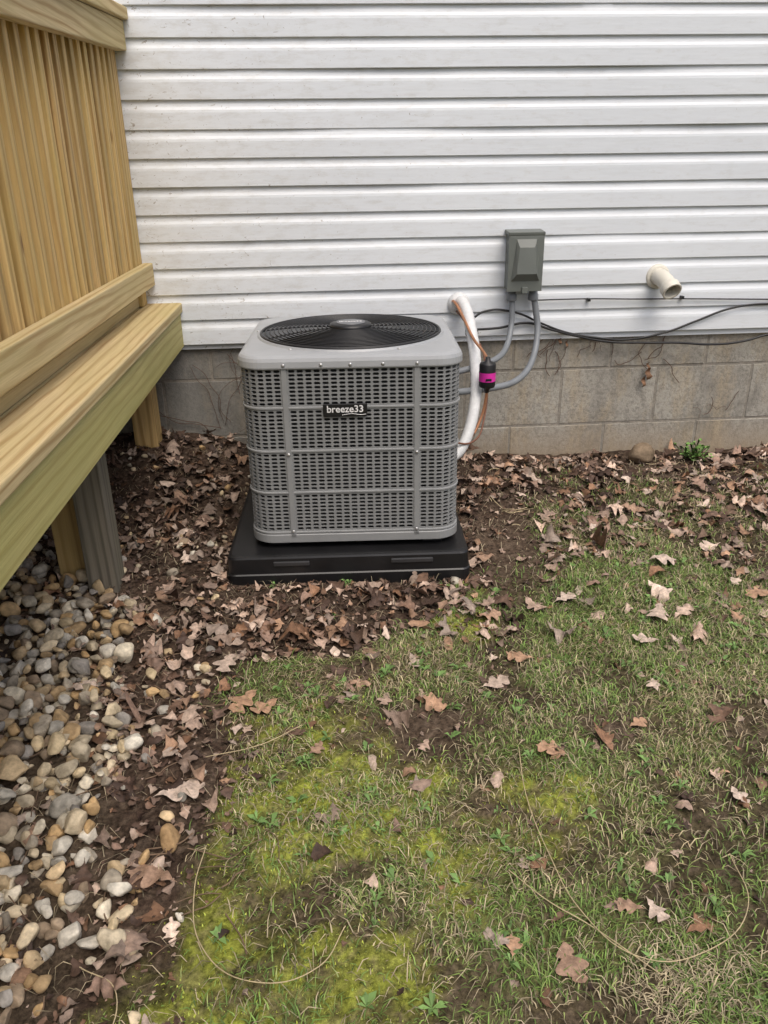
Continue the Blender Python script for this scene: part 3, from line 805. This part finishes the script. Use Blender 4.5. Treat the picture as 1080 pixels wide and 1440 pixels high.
# ------------------------------------------------------------------ dry vines on foundation
vn_=empty('dry_vine')
M_VN=simple('vine_stem',(.11,.065,.045),.85)
for (bx,bz,n,L,s0) in ((-.46,.16,7,.3,1),(.98,.50,9,.12,2),(1.40,.42,5,.14,3),(1.66,.15,4,.10,4),(-.30,.48,6,.18,5),(1.15,.49,5,.08,2)):
    for i in range(n):
        a=rng.uniform(0,6.28);x,z=bx+rng.normal(0,.05),bz+rng.normal(0,.03);p=[]
        if s0==1: a=rng.uniform(.8,2.4)
        if s0 in(2,5): a=rng.uniform(3.9,5.5)
        for k in range(6):
            p.append((x,.014-rng.uniform(0,.012),z));a+=rng.normal(0,.4);x+=math.cos(a)*L/5;z+=math.sin(a)*L/5
            z=min(z,.52)
        tube('vine_stem',p,rng.uniform(.0008,.0018),M_VN,vn_,1)
for (lx,lz,s) in ((1.405,.335,.05),(1.39,.30,.045),(1.40,.37,.03),(1.03,.475,.03),(1.0,.49,.025)):
    V,Fm=leaf_template('frag',rng)
    P=np.stack([V[:,1]*s*.9+lx,-.002+.012*np.sin(V[:,0]*9),V[:,0]*s*1.3+lz],1)
    mk('withered_leaf',P,Fm,M_LEAF,vn_,True,np.array([.24,.13,.07]))
wx,wy=1.64,-.07
V=[];F=[];C=[]
for i in range(60):
    a=rng.uniform(0,6.28);L=rng.uniform(.02,.085);e=rng.uniform(.2,1.2);w=rng.uniform(.008,.014)
    d=np.array([math.cos(a)*math.cos(e),math.sin(a)*math.cos(e),math.sin(e)]);sd=np.array([-math.sin(a),math.cos(a),0])
    b0=np.array([wx+rng.normal(0,.022),wy+rng.normal(0,.02),float(ghard([wx],[wy])[0])]);b=len(V)
    c=b0+d*L
    V+=[b0,c-d*w*.6,c+sd*w,c+d*w*1.2-np.array([0,0,.004]),c-sd*w];F+=[(b+1,b+2,b+3),(b+1,b+3,b+4),(b,b+1,b+2)]
    C+= [np.array([.15,.28,.07])*rng.uniform(.6,1.5)]*5
mk('weed_plant',np.array(V),np.array(F),M_GRS,None,False,np.array(C))

# ------------------------------------------------------------------ light
EL=60;AZ=160
w=bpy.data.worlds.new('World');S.world=w;w.use_nodes=True;nt=w.node_tree;nt.nodes.clear()
o=nt.nodes.new('ShaderNodeOutputWorld');b=nt.nodes.new('ShaderNodeBackground');sk=nt.nodes.new('ShaderNodeTexSky')
sk.sky_type='NISHITA';sk.sun_disc=False;sk.sun_elevation=math.radians(EL);sk.sun_rotation=math.radians(AZ)
sk.air_density=1.0;sk.dust_density=5.6;sk.ozone_density=1.0
b.inputs[1].default_value=.15
nt.links.new(sk.outputs[0],b.inputs[0]);nt.links.new(b.outputs[0],o.inputs[0])
sl=bpy.data.lights.new('sun','SUN');sl.energy=1.5;sl.angle=math.radians(40);sl.color=(1,.97,.925)
so=bpy.data.objects.new('sun',sl);COL.objects.link(so)
el=math.radians(EL);az=math.radians(AZ)
sd=Vector((math.sin(az)*math.cos(el),math.cos(az)*math.cos(el),math.sin(el)))
so.rotation_euler=sd.to_track_quat('Z','Y').to_euler()

# ------------------------------------------------------------------ camera
th=math.radians(23.5);ps=math.radians(4);ro=.015
fw=Vector((math.sin(ps)*math.cos(th),math.cos(ps)*math.cos(th),-math.sin(th)))
rt=Vector((math.cos(ps),-math.sin(ps),0));up=rt.cross(fw)
r2=rt*math.cos(ro)-up*math.sin(ro);u2=up*math.cos(ro)+rt*math.sin(ro)
cam=bpy.data.cameras.new('camera');cam.sensor_fit='VERTICAL';cam.sensor_height=36;cam.lens=28.0;cam.clip_start=.05;cam.clip_end=500
co=bpy.data.objects.new('camera',cam);COL.objects.link(co)
co.matrix_world=Matrix((( r2.x,u2.x,-fw.x,0),(r2.y,u2.y,-fw.y,-3.35),(r2.z,u2.z,-fw.z,1.188),(0,0,0,1)))
S.camera=co
